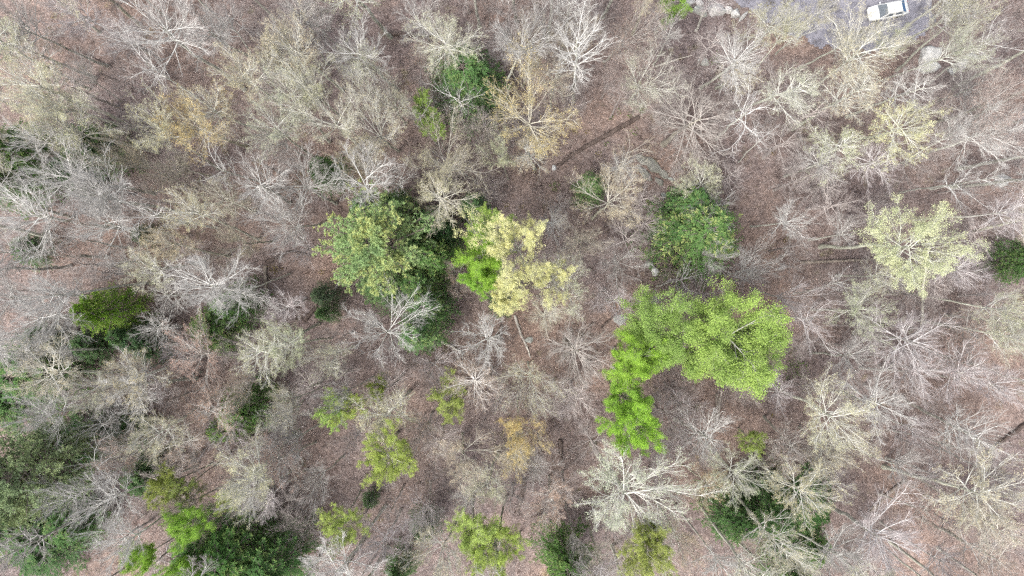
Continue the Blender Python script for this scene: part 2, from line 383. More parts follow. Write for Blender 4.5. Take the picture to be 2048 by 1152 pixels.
# ------------------------------------------------------------------ what kinds of tree the photograph shows
# code: (object name, words, forms, height, limb colour, twig colour, foliage mesh, foliage colour)
KIND = {
 'W': ('bare_tree', 'white-limbed bare tree', ('round', 'vase', 'wide'), 19, (.67, .66, .65), (.53, .51, .50), None, None),
 'N': ('bare_tree', 'grey bare tree', ('vase', 'round', 'leader'), 17, (.58, .57, .56), (.44, .40, .39), None, None),
 'V': ('bare_tree', 'mauve-grey bare tree', ('wide', 'vase', 'round'), 17, (.62, .59, .60), (.45, .39, .40), None, None),
 'K': ('bare_tree', 'pinkish bare tree', ('vase', 'leader', 'round'), 15, (.60, .57, .55), (.47, .40, .37), 'buds', (.46, .34, .28)),
 'D': ('dead_tree', 'gnarled dead white tree', ('gnarl',), 17, (.70, .69, .69), (.56, .54, .55), None, None),
 'Y': ('budding_tree', 'cream-budded tree', ('round', 'vase', 'wide', 'leader'), 19, (.64, .635, .60), (.50, .485, .435), 'buds', (.60, .575, .39)),
 'Z': ('budding_tree', 'pale yellow-green budding tree', ('round', 'wide'), 20, (.62, .62, .57), (.52, .52, .41), 'young', (.61, .61, .40)),
 'O': ('budding_tree', 'golden budding tree', ('wide', 'round'), 18, (.56, .53, .46), (.52, .45, .30), 'buds', (.66, .57, .31)),
 'T': ('budding_tree', 'tan budding tree', ('vase', 'wide', 'leader'), 17, (.55, .53, .48), (.50, .44, .36), 'buds', (.55, .49, .36)),
 'L': ('leafing_tree', 'light green leafing tree', ('round', 'wide'), 15, (.45, .44, .41), (.40, .40, .28), 'mid', (.40, .52, .15)),
 'E': ('leafing_tree', 'olive green leafing tree', ('round', 'vase'), 14, (.45, .44, .40), (.40, .38, .26), 'mid', (.37, .45, .13)),
 'G': ('leafy_tree', 'vivid green leafy tree', ('round', 'wide'), 16, (.40, .39, .36), (.32, .33, .20), 'full', (.30, .50, .085)),
 'M': ('leafy_tree', 'soft green leafy tree', ('round', 'wide'), 19, (.40, .39, .37), (.34, .34, .22), 'full', (.31, .43, .125)),
}
# photo position of the crown's middle (u, v), its radius in photo pixels, kind, then optional: h height, form, short name used as a landmark
TREES = [
 # ---- upper left
 (22,25,58,'N',{}), (312,48,88,'N',{'h':22,'form':'vase'}), (398,18,55,'W',{}), (178,28,60,'V',{'h':13}), (300,148,56,'D',{'h':18}),
 (350,215,68,'O',{'gold':1,'lm':'the golden tree at upper left'}), (62,168,80,'Y',{}), (118,190,60,'Y',{}), (135,235,64,'Y',{'form':'vase'}), (35,252,46,'W',{}),
 (112,335,78,'W',{'form':'vase','lm':'the wide white bare tree at upper left'}), (195,385,66,'W',{}), (492,150,58,'Y',{}), (440,195,58,'Y',{}), (110,140,36,'W',{'h':14}),
 (482,368,58,'N',{'form':'leader'}), (405,318,50,'W',{'form':'gnarl'}), (272,272,52,'Y',{}), (505,70,42,'N',{}), (425,60,45,'D',{'h':17}),
 (230,90,45,'V',{'h':11}), (60,90,50,'K',{'h':12}), (330,320,45,'T',{'h':14}), (545,115,50,'T',{}), (250,335,45,'T',{}),
 # ---- top middle
 (590,70,64,'Y',{}), (560,14,50,'N',{}), (735,75,68,'W',{'form':'vase'}), (902,48,64,'Y',{'h':21}), (992,75,60,'W',{'form':'round'}),
 (868,112,44,'K',{'h':15}), (915,205,48,'D',{'h':12}), (858,200,26,'L',{'h':13}), (872,262,26,'L',{'h':11}), (845,235,30,'D',{'h':15}),
 (758,168,58,'Y',{}), (740,232,78,'Y',{'form':'wide'}), (660,243,74,'Y',{'form':'wide','h':20}), (560,205,56,'Y',{}), (600,155,48,'Y',{}),
 (880,318,74,'T',{'form':'wide','h':18}), (938,325,42,'D',{'h':15}), (880,392,58,'T',{'form':'leader'}), (1015,320,34,'Z',{'h':15}),
 (600,372,80,'N',{'form':'wide'}), (690,385,62,'W',{'form':'round'}), (720,330,52,'T',{}), (772,355,40,'W',{'form':'gnarl'}), (835,18,50,'N',{'h':12}),
 (640,18,45,'N',{}), (555,275,46,'N',{'h':12}), (690,135,46,'Y',{}), (650,75,40,'V',{'h':13}), (955,275,44,'T',{'h':14}), (515,240,52,'Y',{}),
 (1060,218,88,'O',{'h':18,'form':'wide','lm':'the large golden tree near top centre'}), (1180,98,64,'W',{'form':'leader','h':20}), (1246,28,60,'K',{'h':18}),
 (1300,140,60,'Y',{'form':'vase','h':14}), (1343,8,34,'G',{'h':9}), (1497,75,60,'W',{'form':'wide'}), (1368,250,84,'N',{'h':11,'form':'leader','tint':'dull'}),
 (1512,220,66,'D',{'h':15}), (1548,285,34,'D',{'h':13}), (1415,345,46,'Z',{'h':11,'buds':1}), (1235,320,36,'N',{'h':8,'form':'leader'}), (1076,308,44,'Y',{'h':11,'form':'leader'}),
 (1458,392,44,'W',{'h':16}), (1218,408,76,'T',{'form':'wide','h':17}), (1170,462,52,'T',{'form':'vase','h':16}), (1095,435,36,'N',{'h':10,'form':'leader'}),
 (1130,90,56,'T',{'h':14}), (1080,30,56,'N',{}), (1050,85,44,'T',{}), (1345,70,36,'N',{'h':10}), (1140,20,44,'N',{}), (1110,185,40,'T',{'h':12}),
 # ---- upper right
 (1556,66,50,'Y',{}), (1728,122,72,'Y',{'h':18,'form':'wide'}), (1575,135,54,'Y',{}), (1930,55,46,'Y',{'h':20}), (1990,30,66,'Y',{'h':20}), (2015,90,48,'D',{'h':15}),
 (1822,168,50,'N',{'h':15}), (1840,220,74,'Z',{'yel':1,'buds':1,'h':16,'lm':'the bright yellow-green tree at upper right'}), (2000,190,72,'K',{'h':18}), (1995,268,66,'W',{'h':17}),
 (1688,200,56,'Y',{'h':14}), (1705,305,62,'Y',{'h':12}), (1650,320,44,'N',{'h':11}), (1790,300,56,'V',{'h':12}), (1960,345,50,'D',{'h':16}), (2025,340,40,'D',{'h':15}),
 (2030,405,52,'V',{'h':17}), (1820,470,92,'Z',{'h':19,'form':'round','lm':'the large pale yellow-green tree at right'}), (1580,432,40,'W',{'h':12}),
 (1596,78,30,'Y',{}), (1935,175,44,'N',{'h':12}), (1915,15,40,'Y',{'h':14}), (1940,290,44,'N',{}), (1480,130,36,'Y',{'h':10}), (1692,64,34,'Y',{'h':13}), (1640,30,34,'Y',{'h':13}), (1780,66,38,'Y',{'h':9,'form':'vase'}),
 # ---- left middle
 (48,428,74,'W',{'form':'vase'}), (185,412,64,'W',{'form':'vase'}), (217,452,60,'W',{'form':'vase','h':17}), (300,428,56,'D',{'h':17}), (375,452,54,'Y',{}),
 (345,500,48,'T',{'h':14}), (282,512,48,'Y',{'h':15}), (222,530,44,'N',{'h':11}), (90,562,64,'W',{'form':'vase'}),
 (402,592,82,'W',{'form':'round','h':18,'lm':'the dense round white bare tree at left'}), (455,540,44,'W',{'h':19}), (82,632,74,'W',{'h':19}), (20,728,54,'W',{'h':19}),
 (140,765,42,'Y',{'h':18}), (252,735,54,'Y',{'form':'wide','h':17}), (385,730,62,'K',{'h':16,'form':'wide'}), (472,750,42,'K',{'h':17,'form':'vase'}),
 (530,668,54,'Y',{}), (560,705,52,'Z',{'buds':1}), (635,718,46,'Y',{}), (555,420,62,'W',{'form':'vase','h':18}), (30,500,50,'N',{}), (110,480,46,'K',{'h':13}),
 (340,590,40,'N',{'h':11}), (310,660,44,'N',{'h':10}), (25,590,50,'N',{}), (430,400,46,'T',{'h':12}), (480,470,50,'T',{'h':11}), (560,600,40,'V',{'h':10}), (330,700,40,'V',{'h':11}), (600,480,46,'V',{'h':10}),
 # ---- middle
 (940,498,50,'G',{'h':18}), (990,460,40,'L',{'h':16}), (965,545,34,'G',{'h':16}), (1048,522,74,'Z',{'du':8,'yel':1,'h':19,'form':'wide','lm':'the pale yellow tree at the centre'}), (1108,562,52,'Z',{'du':4,'yel':1,'h':17}), (1045,585,40,'Z',{'yel':1,'h':17}),
 (905,528,38,'K',{'h':14,'form':'vase'}), (757,692,86,'W',{'form':'wide','h':19,'lm':'the wide white bare tree below the pine'}), (990,692,50,'W',{'h':16}), (1255,510,42,'N',{'h':12}),
 (1345,548,22,'T',{'h':7}), (1447,518,38,'W',{'h':17}), (1348,572,42,'D',{'h':10}), (1148,600,66,'Y',{'form':'vase','h':15}), (1150,700,68,'V',{'form':'leader','h':14,'tint':'dull'}),
 (1458,662,90,'M',{'h':19,'form':'round','du':-10,'lm':'the broad soft green tree right of centre'}), (1348,692,66,'M',{'dim':1,'h':16,'form':'round'}), (1430,728,58,'M',{'dim':1,'h':17,'form':'wide','du':-4}), (1490,720,52,'M',{'dim':1,'h':17,'form':'round','du':-12}),
 (1272,722,60,'G',{'h':15,'du':-4,'lm':'the vivid green tree right of centre'}), (1298,824,58,'G',{'h':16,'du':-4,'dv':-10}), (1248,792,48,'G',{'h':14}),
 (1532,548,50,'W',{'h':16}), (1062,752,62,'Y',{'h':16}), (800,600,40,'N',{'h':10}), (1090,640,34,'T',{'h':12}), (1230,600,44,'V',{'h':9}), (1300,620,34,'N',{'h':8}), (870,720,44,'V',{'h':9}), (1420,520,26,'N',{'h':9}),
 # ---- right middle
 (1772,548,38,'Y',{'h':12}), (1590,580,50,'V',{'h':15}), (1622,645,56,'V',{'h':15,'form':'gnarl'}), (1752,628,60,'Y',{'h':15,'form':'wide'}), (1690,590,34,'D',{'h':14}),
 (1862,662,82,'V',{'h':17,'form':'wide','lm':'the mauve-grey tree at right'}), (2020,590,50,'Y',{'h':18}), (2032,655,46,'Y',{'h':18}), (1978,655,48,'K',{'h':12}),
 (1732,730,58,'N',{'h':13}), (1845,765,56,'V',{'h':14}), (1925,760,60,'V',{'h':14}), (1505,785,40,'K',{'h':13}), (1940,520,50,'V',{'h':13}), (1680,470,36,'N',{'h':8}), (1950,700,50,'K',{'h':13}),
 # ---- lower left
 (62,790,66,'Y',{'h':19}), (240,800,62,'W',{'h':18,'form':'vase'}), (287,838,52,'Y',{'h':18,'form':'vase'}), (88,862,54,'W',{'h':19}), (155,970,56,'D',{'h':19}), (118,1015,50,'W',{'h':19}),
 (240,942,38,'K',{'h':16}), (235,1022,64,'W',{'h':19,'form':'round'}), (325,985,40,'E',{'h':13}), (368,962,30,'E',{'h':13}), (360,898,52,'K',{'h':13,'form':'leader'}), (395,835,54,'K',{'h':13}),
 (458,955,66,'Y',{'h':20,'form':'round'}), (425,1018,24,'E',{'h':14}), (492,1025,46,'W',{'h':18}), (530,842,50,'W',{'h':16}), (352,1062,44,'G',{'h':15,'lm':'the vivid lime green tree at lower left'}),
 (275,1138,30,'G',{'h':14}), (342,1142,36,'G',{'h':14}), (228,1092,52,'W',{'h':19}), (365,1032,34,'K',{'h':13}), (305,770,44,'V',{'h':11}), (440,860,44,'V',{'h':11}), (180,840,46,'N',{'h':13}),
 (20,1110,50,'N',{'h':18}), (200,900,40,'N',{'h':13}),
 # ---- bottom middle
 (585,808,44,'Y',{'h':16}), (642,842,34,'L',{'h':14}), (692,832,36,'L',{'h':14}), (690,790,40,'W',{'h':17,'form':'vase'}), (745,795,22,'L',{'h':9}), (782,820,54,'Y',{'h':14,'form':'round'}),
 (880,806,40,'E',{'h':12}), (955,802,50,'K',{'h':14,'form':'leader'}), (1037,848,48,'O',{'h':18,'gold':2,'lm':'the small golden tree below the centre'}), (592,882,60,'W',{'h':16,'form':'vase'}), (562,938,48,'K',{'h':14,'form':'vase'}),
 (632,968,48,'N',{'h':14,'form':'vase'}), (748,925,60,'E',{'h':15,'form':'round','lm':'the round olive tree at lower centre'}), (838,865,44,'K',{'h':14,'form':'vase'}), (905,925,66,'T',{'h':15,'form':'wide'}), (1022,905,42,'T',{'h':13}),
 (828,1040,54,'V',{'h':16,'form':'vase'}), (990,968,44,'Y',{'h':14}), (955,1005,32,'N',{'h':10}), (670,1045,44,'L',{'h':15,'form':'round','lm':'the lime green tree left of the bottom middle'}), (930,1078,54,'L',{'h':15}), (1010,1078,56,'L',{'h':15}),
 (702,1130,72,'W',{'h':18,'form':'wide'}), (905,1120,66,'Y',{'h':17,'form':'wide'}), (1062,965,42,'N',{'h':15,'form':'vase'}), (545,1000,42,'V',{'h':12}), (765,1090,46,'V',{'h':12}), (700,880,36,'V',{'h':9}), (1130,820,40,'V',{'h':9}),
 (1228,968,116,'Y',{'h':18,'form':'dome','tint':'w','lm':'the huge white spreading tree at lower centre'}), (1262,1095,54,'E',{'h':19}), (1330,1080,28,'E',{'h':18}), (1372,1090,52,'T',{'h':15}), (1412,985,40,'O',{'h':14,'pale':1}), (1490,950,58,'Y',{'h':17,'form':'vase'}),
 (1520,882,30,'E',{'h':8}), (1402,880,58,'N',{'h':13}), (1385,820,46,'V',{'h':12}), (1200,1115,46,'T',{'h':13}), (1150,1085,30,'N',{'h':15}), (1340,900,50,'V',{'h':12}), (1110,1010,44,'K',{'h':12}), (1510,1135,60,'Y',{'h':20}), (1440,1130,46,'W',{'h':20}),
 # ---- lower right
 (1668,815,76,'Y',{'h':17,'form':'wide','lm':'the wide cream-budded tree at lower right'}), (1782,822,70,'W',{'h':16,'form':'wide'}), (1718,912,66,'Y',{'h':17,'form':'vase'}), (1940,918,60,'N',{'h':15,'form':'gnarl'}), (1835,855,46,'V',{'h':11}),
 (1975,845,56,'N',{'h':17}), (1632,1010,64,'Y',{'h':19}), (1565,1072,52,'Y',{'h':19}), (1805,945,44,'N',{'h':14}), (1770,1090,88,'V',{'h':16,'form':'wide','lm':'the broad mauve-grey bare tree at lower right'}), (1650,1130,56,'W',{'h':18}),
 (1950,1022,92,'Y',{'h':18,'form':'wide'}), (2030,950,50,'V',{'h':16}), (1990,1120,60,'K',{'h':15}), (1880,1120,50,'V',{'h':13}), (1600,870,46,'K',{'h':11}), (1560,800,40,'V',{'h':9}), (2020,1040,50,'T',{'h':17}), (2010,780,54,'V',{'h':14}), (1870,960,44,'V',{'h':10}),
 (1850,1040,46,'K',{'h':10}), (1590,930,40,'K',{'h':10}),
]
# conifers: (u, v, r, code, height, colour rgb + how yellow its tips are, landmark)
CONES = [
 (755,490,94,'P',20,(.155,.26,.13,.7),'the big pine with yellow tips'), (62,935,88,'P',21,(.155,.235,.145,.22),'the pale green pine at the left edge'),
 (15,985,60,'P',20,(.15,.225,.135,.2),None),
 (1392,468,80,'H',15,(.055,.12,.042,.55),'the broad dark hemlock with yellow tips'), (1340,468,30,'H',11,(.045,.11,.04,.2),None), (1375,415,36,'H',12,(.05,.12,.045,.2),None),
 (932,165,58,'H',13,(.05,.115,.045,.2),'the dark hemlock near the top edge'), (972,200,36,'H',10,(.035,.085,.035,.1),None), (890,130,30,'H',11,(.04,.10,.04,.1),None),
 (213,622,44,'H',15,(.075,.165,.022,.45),'the round vivid green hemlock at left'), (255,672,26,'H',10,(.04,.095,.04,.1),None), (182,690,32,'H',9,(.04,.09,.04,.1),None), (285,682,36,'H',9,(.035,.08,.04,.1),None),
 (45,310,54,'H',19,(.05,.115,.035,.2),None), (22,365,48,'H',17,(.045,.10,.035,.1),None), (190,300,44,'H',15,(.04,.09,.035,.1),None), (162,345,34,'H',13,(.035,.08,.035,.1),None),
 (655,345,32,'H',10,(.04,.10,.035,.1),None), (948,414,26,'H',10,(.04,.095,.045,.1),None), (745,420,34,'H',14,(.06,.13,.055,.2),None), (795,425,36,'H',14,(.06,.125,.055,.3),None),
 (868,452,32,'H',12,(.04,.10,.045,.1),None), (842,500,36,'H',12,(.045,.105,.045,.2),None), (865,515,42,'H',13,(.055,.125,.04,.45),None), (838,565,46,'H',13,(.055,.12,.045,.35),None), (770,572,44,'H',13,(.055,.115,.05,.2),None), (858,612,38,'H',12,(.05,.12,.045,.3),None), (842,662,38,'H',14,(.055,.125,.05,.3),None), (895,470,26,'H',9,(.035,.085,.04,.1),None),
 (650,592,22,'H',8,(.055,.095,.06,.1),None), (655,626,18,'H',8,(.045,.10,.04,.1),None), (472,610,38,'H',11,(.045,.115,.035,.2),None), (430,658,44,'H',10,(.06,.125,.045,.4),None), (70,745,64,'H',13,(.045,.105,.04,.2),None), (110,715,36,'H',10,(.045,.10,.04,.2),None), (15,800,58,'H',12,(.05,.11,.045,.2),None),
 (60,500,30,'H',8,(.045,.095,.045,.1),None), (1005,605,24,'H',8,(.035,.085,.035,.1),None), (492,815,46,'H',13,(.055,.13,.04,.3),None), (462,850,30,'H',12,(.065,.14,.04,.4),None), (165,878,46,'H',11,(.04,.10,.04,.2),None),
 (35,1045,62,'H',14,(.055,.125,.05,.25),None), (95,1085,60,'H',12,(.04,.09,.04,.1),None), (478,1095,62,'H',16,(.05,.125,.04,.30),'the dark hemlock clump at the bottom edge'), (415,1095,50,'H',15,(.05,.12,.04,.3),None), (555,1115,56,'H',15,(.045,.11,.04,.2),None), (520,1140,50,'H',16,(.05,.12,.04,.3),None), (440,1145,44,'H',15,(.055,.13,.04,.3),None),
 (260,860,30,'H',9,(.04,.09,.04,.1),None), (290,950,34,'H',9,(.04,.09,.04,.1),None), (1130,1110,48,'H',13,(.05,.115,.035,.2),None), (850,1050,26,'H',8,(.035,.085,.04,.1),None), (800,1132,30,'H',9,(.04,.09,.035,.1),None), (1465,1030,44,'H',11,(.04,.095,.035,.1),None), (1530,1015,52,'H',12,(.04,.095,.035,.1),None), (1595,1000,56,'H',11,(.04,.10,.035,.1),None), (1600,1085,48,'H',12,(.045,.11,.035,.2),None), (2034,522,34,'H',11,(.045,.105,.035,.2),None),
 (150,1045,44,'H',11,(.045,.105,.04,.2),None), (120,905,54,'H',12,(.05,.115,.045,.25),None), (90,680,34,'H',9,(.04,.095,.04,.1),None), (1180,378,26,'H',7,(.06,.13,.05,.2),None), (810,590,30,'H',10,(.05,.11,.045,.2),None), (740,1000,14,'H',4,(.04,.085,.04,.1),None), (285,470,20,'H',6,(.05,.09,.05,.1),None), (1570,1145,40,'H',13,(.045,.11,.035,.2),None),
]
random.seed(3); prng = np.random.default_rng(99)
ENTRIES = []          # (root, words, u, v, r, landmark) for the labels
def plant_deciduous(u, v, r, code, o):
    random.seed(int(u * 131 + v * 17))                 # each tree keeps its own character
    u += o.get('du', 0); v += o.get('dv', 0)
    name, words, forms, h, lc, tc, fol, fc = KIND[code]
    h = o.get('h', h) * random.uniform(.95, 1.05); form = o.get('form') or random.choice(forms)
    if (form == 'round' and math.hypot(u - 1024, v - 576) > 480) or code in 'LEG': form = 'dome'
    if form in ('vase', 'wide') and math.hypot(u - 1024, v - 576) > 560 and random.random() < .85: form = 'dome'
    kit = random.choice(kits(form)[:2] if fol in ('young', 'mid', 'full') else kits(form))
    zc = kit['zc'] / kit['zt'] * h * 1.04
    x, y = at(u, v, zc); rm = r * (ALT - zc) / FPX * (1.0 if fol in ('full', 'young', 'mid') else 1.08); s = rm / kit['rad']
    root = empty(name, (x, y, float(height(x, y)) - .06), random.uniform(0, 6.28), (s * random.uniform(.94, 1.06), s * random.uniform(.94, 1.06), h / kit['zt']))
    root.rotation_euler = (random.uniform(-.11, .11), random.uniform(-.11, .11), root.rotation_euler[2])
    j = random.uniform(.84, 1.12)
    lc = tuple(c * j for c in lc); tc = tuple(c * j for c in tc)
    if o.get('tint') == 'w': lc = (.65, .64, .61); tc = (.52, .51, .475); fc = (.58, .56, .44)
    if o.get('tint') == 'dull': lc = (.40, .365, .345); tc = (.37, .335, .315)
    obj('trunk', kit['trunk'], root, (lc[0] * .84, lc[1] * .86, lc[2] * .79))
    for m in kit['limbs']: obj('limb', m, root, lc)
    tag(obj('twigs', kit['twigs'], root, tc), kind='stuff')
    if fol:
        if o.get('buds'): fol = 'buds'
        elif o.get('yel'): fol = 'mid'
        elif o.get('gold') == 2: fol = 'young'
        me = leaves_of(kit, 'buds' if form == 'gnarl' else fol)
        jj = random.uniform(.9, 1.1); fc = (fc[0] * (jj if code not in 'MGE' else 1 + (jj - 1) * .3), fc[1] * random.uniform(.96, 1.04), fc[2] * random.uniform(.88, 1.12))
        if o.get('pale'): fc = (.58, .43, .28)
        if o.get('dim'): fc = (.26, .38, .11)
        if o.get('gold'): fc = (.68, .54, .25)
        if o.get('yel'): fc = (.72, .71, .38)
        tag(obj('buds' if fol == 'buds' else 'leaves', me, root, (*fc, 0)), kind='stuff')
    root['category'] = 'tree'
    ENTRIES.append((root, words, u, v, r, o.get('lm')))
for e in TREES: plant_deciduous(*e)
ring = []
for k in range(26):
    random.seed(500 + k); ring.append((random.uniform(-60, 2108), random.uniform(-95, -40))); ring.append((random.uniform(-60, 2108), random.uniform(1195, 1255)))
for k in range(14):
    random.seed(900 + k); ring.append((random.uniform(-125, -45), random.uniform(0, 1152))); ring.append((random.uniform(2095, 2175), random.uniform(0, 1152)))
BORDER = []
for (u, v) in ring:
    if v < 0 and 1480 < u < 1900: continue
    if any(math.hypot(u - a, v - b) < 62 for a, b in BORDER): continue
    BORDER.append((u, v)); random.seed(int(u * 3 + v)); plant_deciduous(u, v, random.uniform(52, 76), random.choice('WNVYYT'), {})
for (u, v, r, code, h, col, lm) in CONES:
    random.seed(int(u * 131 + v * 17)); kit = random.choice(PINE if code == 'P' else HEM)
    if code == 'H': h = min(h * (1.15 - .55 * math.hypot(u - 1024, v - 576) / 1100), 15)
    zc = kit['zc'] / kit['zt'] * h
    x, y = at(u, v, zc); rm = r * (ALT - zc) / FPX * (1.08 if code == 'P' else 1.24); s = rm / kit['rad']
    root = empty('pine_tree' if code == 'P' else 'hemlock_tree', (x, y, float(height(x, y)) - .06), random.uniform(0, 6.28), (s, s * random.uniform(.9, 1.1), h / kit['zt']))
    obj('trunk', kit['trunk'], root, (.22, .19, .17)); obj('branches', kit['branches'], root, (.20, .17, .15))
    tag(obj('needles', kit['needles'], root, (col[0] * 1.9, col[1] * 1.6, col[2] * 1.5, min(1, col[3] * 1.35))), kind='stuff')
    root['category'] = 'tree'
    ENTRIES.append((root, ('tufted pine' if code == 'P' else 'dark green hemlock'), u, v, r, lm))

# leaning birch trunks that cross other crowns
def stem(u0, v0, z0, u1, v1, z1, r, col, words, cat='tree', name='leaning_birch'):
    rng = np.random.default_rng(int(u0 * 7 + v0)); a = np.array([*at(u0, v0, z0), z0]); b = np.array([*at(u1, v1, z1), z1])
    K = 12; w = np.linspace(0, 1, K + 1)[:, None]; p = a * (1 - w) + b * w
    p += np.cumsum(rng.standard_normal((K + 1, 3)) * .05, 0) * np.sin(w * math.pi)
    root = empty(name, tuple(a)); p -= a
    obj('trunk', new_mesh('trunk', *tube(p[None], np.linspace(r, r * .45, K + 1)[None], 8), BARK, True), root, col)
    for k in range(5):
        i = K - 5 + k; d = norm(rng.standard_normal(3) + (b - a) / np.linalg.norm(b - a) * .8)
        q, rr = grow(rng, p[i:i + 1], d[None], np.array([rng.uniform(1.0, 2.2)]), np.array([r * .32]), 5, .05, .15, .8)
        obj('limb', new_mesh('limb', *tube(q, rr, 5), BARK, True), root, col)
    root['category'] = cat
    ENTRIES.append((root, words, (u0 + u1) / 2, (v0 + v1) / 2, 20, None))
stem(1842, 660, .1, 1862, 478, 14, .17, (.55, .53, .47), 'slim leaning white birch stem')
stem(664, 592, .1, 693, 532, 10, .15, (.55, .53, .50), 'slim leaning white birch stem')
stem(1436, 842, .1, 1442, 780, 9, .14, (.40, .36, .33), 'slim leaning brown stem')

# ------------------------------------------------------------------ saplings under the big trees
sap_spots = []; random.seed(77)
OPEN = [(1030, 640), (1045, 675), (1060, 705), (890, 685), (920, 700), (1640, 524), (1690, 521), (1150, 305), (1195, 282), (1240, 255), (1640, 279), (1690, 280), (550, 515), (580, 506), (610, 510), (1760, 1005), (1790, 978), (790, 67), (840, 68), (1438, 815), (1282, 575), (1980, 895), (2010, 875)]   # logs lie in view here
for k in range(9000):
    u, v = random.uniform(-10, 2058), random.uniform(-10, 1162)
    if (1480 < u < 1960 and v < 160) or math.hypot(u - 1310, v - 540) < 50 or math.hypot(u - 1310, v - 345) < 50: continue
    if any((u - a) ** 2 + (v - b) ** 2 < 37 ** 2 for a, b in sap_spots): continue
    if any((u - c[0]) ** 2 + (v - c[1]) ** 2 < (c[2] + 12) ** 2 for c in CONES): continue
    if any((u - t[0]) ** 2 + (v - t[1]) ** 2 < (t[2] * .42) ** 2 for t in TREES): continue
    if any((u - a) ** 2 + (v - b) ** 2 < 34 ** 2 for a, b in OPEN): continue
    sap_spots.append((u, v))
    if len(sap_spots) >= 215: break
for (u, v) in sap_spots:
    kit = random.choice(kits('leader') + kits('vase')[:1]); h = random.uniform(5, 11); r = random.uniform(1.5, 3.0)
    x, y = at(u, v, h * .6); s = r / kit['rad']
    root = empty('sapling', (x, y, float(height(x, y)) - .04), random.uniform(0, 6.28), (s, s, h / kit['zt']))
    g = random.uniform(.8, 1.15); c = (.43 * g, .385 * g, .375 * g)
    obj('stem', kit['trunk'], root, c); tag(obj('twigs', kit['twigs'], root, c), kind='stuff')
    for m in kit['limbs'][::2]: obj('limb', m, root, c)
    tag(root, None, 'sapling', 'bare saplings under the trees'); ENTRIES.append((root, 'thin sapling', u, v, 50, None))

# ------------------------------------------------------------------ rocks
def boulder(u, v, ru, rv, hgt, rot, col, words, name='boulder', lm=None, seed=None):
    rng = np.random.default_rng(int(u * 3 + v * 5))
    import bmesh
    bm = bmesh.new(); bmesh.ops.create_icosphere(bm, subdivisions=4, radius=1)
    pl = [(norm(rng.standard_normal(3)), rng.uniform(.52, .86)) for _ in range(16)]
    ph = rng.uniform(0, 6, 9)
    for q in bm.verts:
        c = np.array(q.co)
        for n, d in pl:                       # knock flat faces into the ball, as on split rock
            e = c @ n - d
            if e > 0: c = c - n * e * .85
        c = c * (1 + .05 * math.sin(c[0] * 5 + ph[0]) * math.sin(c[1] * 6 + ph[1]) + .04 * math.sin(c[2] * 11 + ph[2] + c[0] * 9) + .025 * math.sin(c[1] * 21 + ph[3]) * math.sin(c[0] * 17 + ph[4]))
        q.co = c
    me = bpy.data.meshes.new('boulder'); bm.to_mesh(me); bm.free(); me.materials.append(ROCK)
    me.polygons.foreach_set('use_smooth', np.ones(len(me.polygons), dtype=bool))
    k = ALT / FPX; x, y = at(u, v, hgt * .4)
    o = obj(name, me, None, col); o.location = (x, y, float(height(x, y)) + hgt * .08); o.rotation_euler = (0, 0, math.radians(rot)); o.scale = (ru * k * 1.25, rv * k * 1.25, hgt * .9)
    o['category'] = 'rock'; ENTRIES.append((o, words, u, v, (ru + rv) / 2, lm))
G1 = (.50, .49, .47); G2 = (.56, .54, .52); G3 = (.38, .39, .36)
boulder(1376, 6, 13, 8, .9, 20, G1, 'grey boulder in the row at the top edge, beside the green bush')
boulder(1400, 20, 17, 8, 1.0, -25, G3, 'long dark grey boulder in the row at the top edge')
boulder(1400, 5, 9, 6, .7, 0, G2, 'small grey boulder standing behind the long dark one in the row')
boulder(1432, 17, 19, 13, 1.3, 10, G1, 'largest grey boulder of the row at the top edge', lm='the boulder row at the top edge')
boulder(1459, 19, 10, 6, .8, 0, G2, 'low grey boulder right of the largest in the row')
boulder(1473, 26, 10, 9, .9, 40, (.52, .51, .49), 'rounded near-white boulder in the row at the top edge')
boulder(1487, 32, 11, 5, .6, 40, G1, 'last narrow slab at the right end of the boulder row')
boulder(1306, 330, 17, 10, .55, -38, (.27, .265, .235), 'largest slab of the mossy grey rock ledge', name='rock_ledge', lm='the mossy rock ledge')
boulder(1284, 318, 14, 8, .45, -25, (.27, .265, .235), 'upper slab of the mossy grey rock ledge', name='rock_ledge')
boulder(1326, 347, 12, 7, .45, -48, (.27, .265, .235), 'lower slab of the mossy grey rock ledge', name='rock_ledge')
boulder(1290, 345, 18, 9, .45, -40, (.27, .265, .235), 'shorter grey rock slab beside the mossy ledge')
boulder(1320, 362, 12, 6, .4, -30, (.27, .265, .235), 'small flat rock at the lower end of the mossy ledge')
boulder(1343, 358, 6, 4, .35, -20, (.38, .40, .36), 'fist-like small rock right of the mossy ledge')
boulder(1327, 392, 6, 8, .5, 20, (.38, .40, .37), 'small pale rock below the mossy ledge')
boulder(1108, 337, 6, 6, .5, 0, (.62, .61, .60), 'small white rock at the end of the long log')
boulder(1866, 105, 24, 15, 1.5, 30, G1, 'big grey boulder below the driveway')
boulder(1860, 136, 22, 11, 1.2, 0, G1, 'flat grey boulder just below the big one under the driveway')
boulder(1926, 126, 15, 10, 1.1, 38, G2, 'pale upright boulder right of the big grey one')
boulder(1945, 112, 13, 6, .8, -10, G1, 'thin grey boulder touching the pale upright one')
boulder(1905, 142, 9, 7, .7, 20, G1, 'small grey boulder between the pale and the flat one')
boulder(1408, 122, 12, 7, .7, -10, G3, 'lone grey rock among brush below the boulder row')
boulder(1925, 255, 9, 9, .8, 0, G2, 'lone pale rock beneath the long bare trunk at right')
boulder(2012, 358, 15, 12, 1.0, -20, G1, 'lone grey boulder near the right edge')
boulder(1730, 160, 9, 8, .6, 0, (.50, .47, .44), 'small pale rock under the tree below the car')
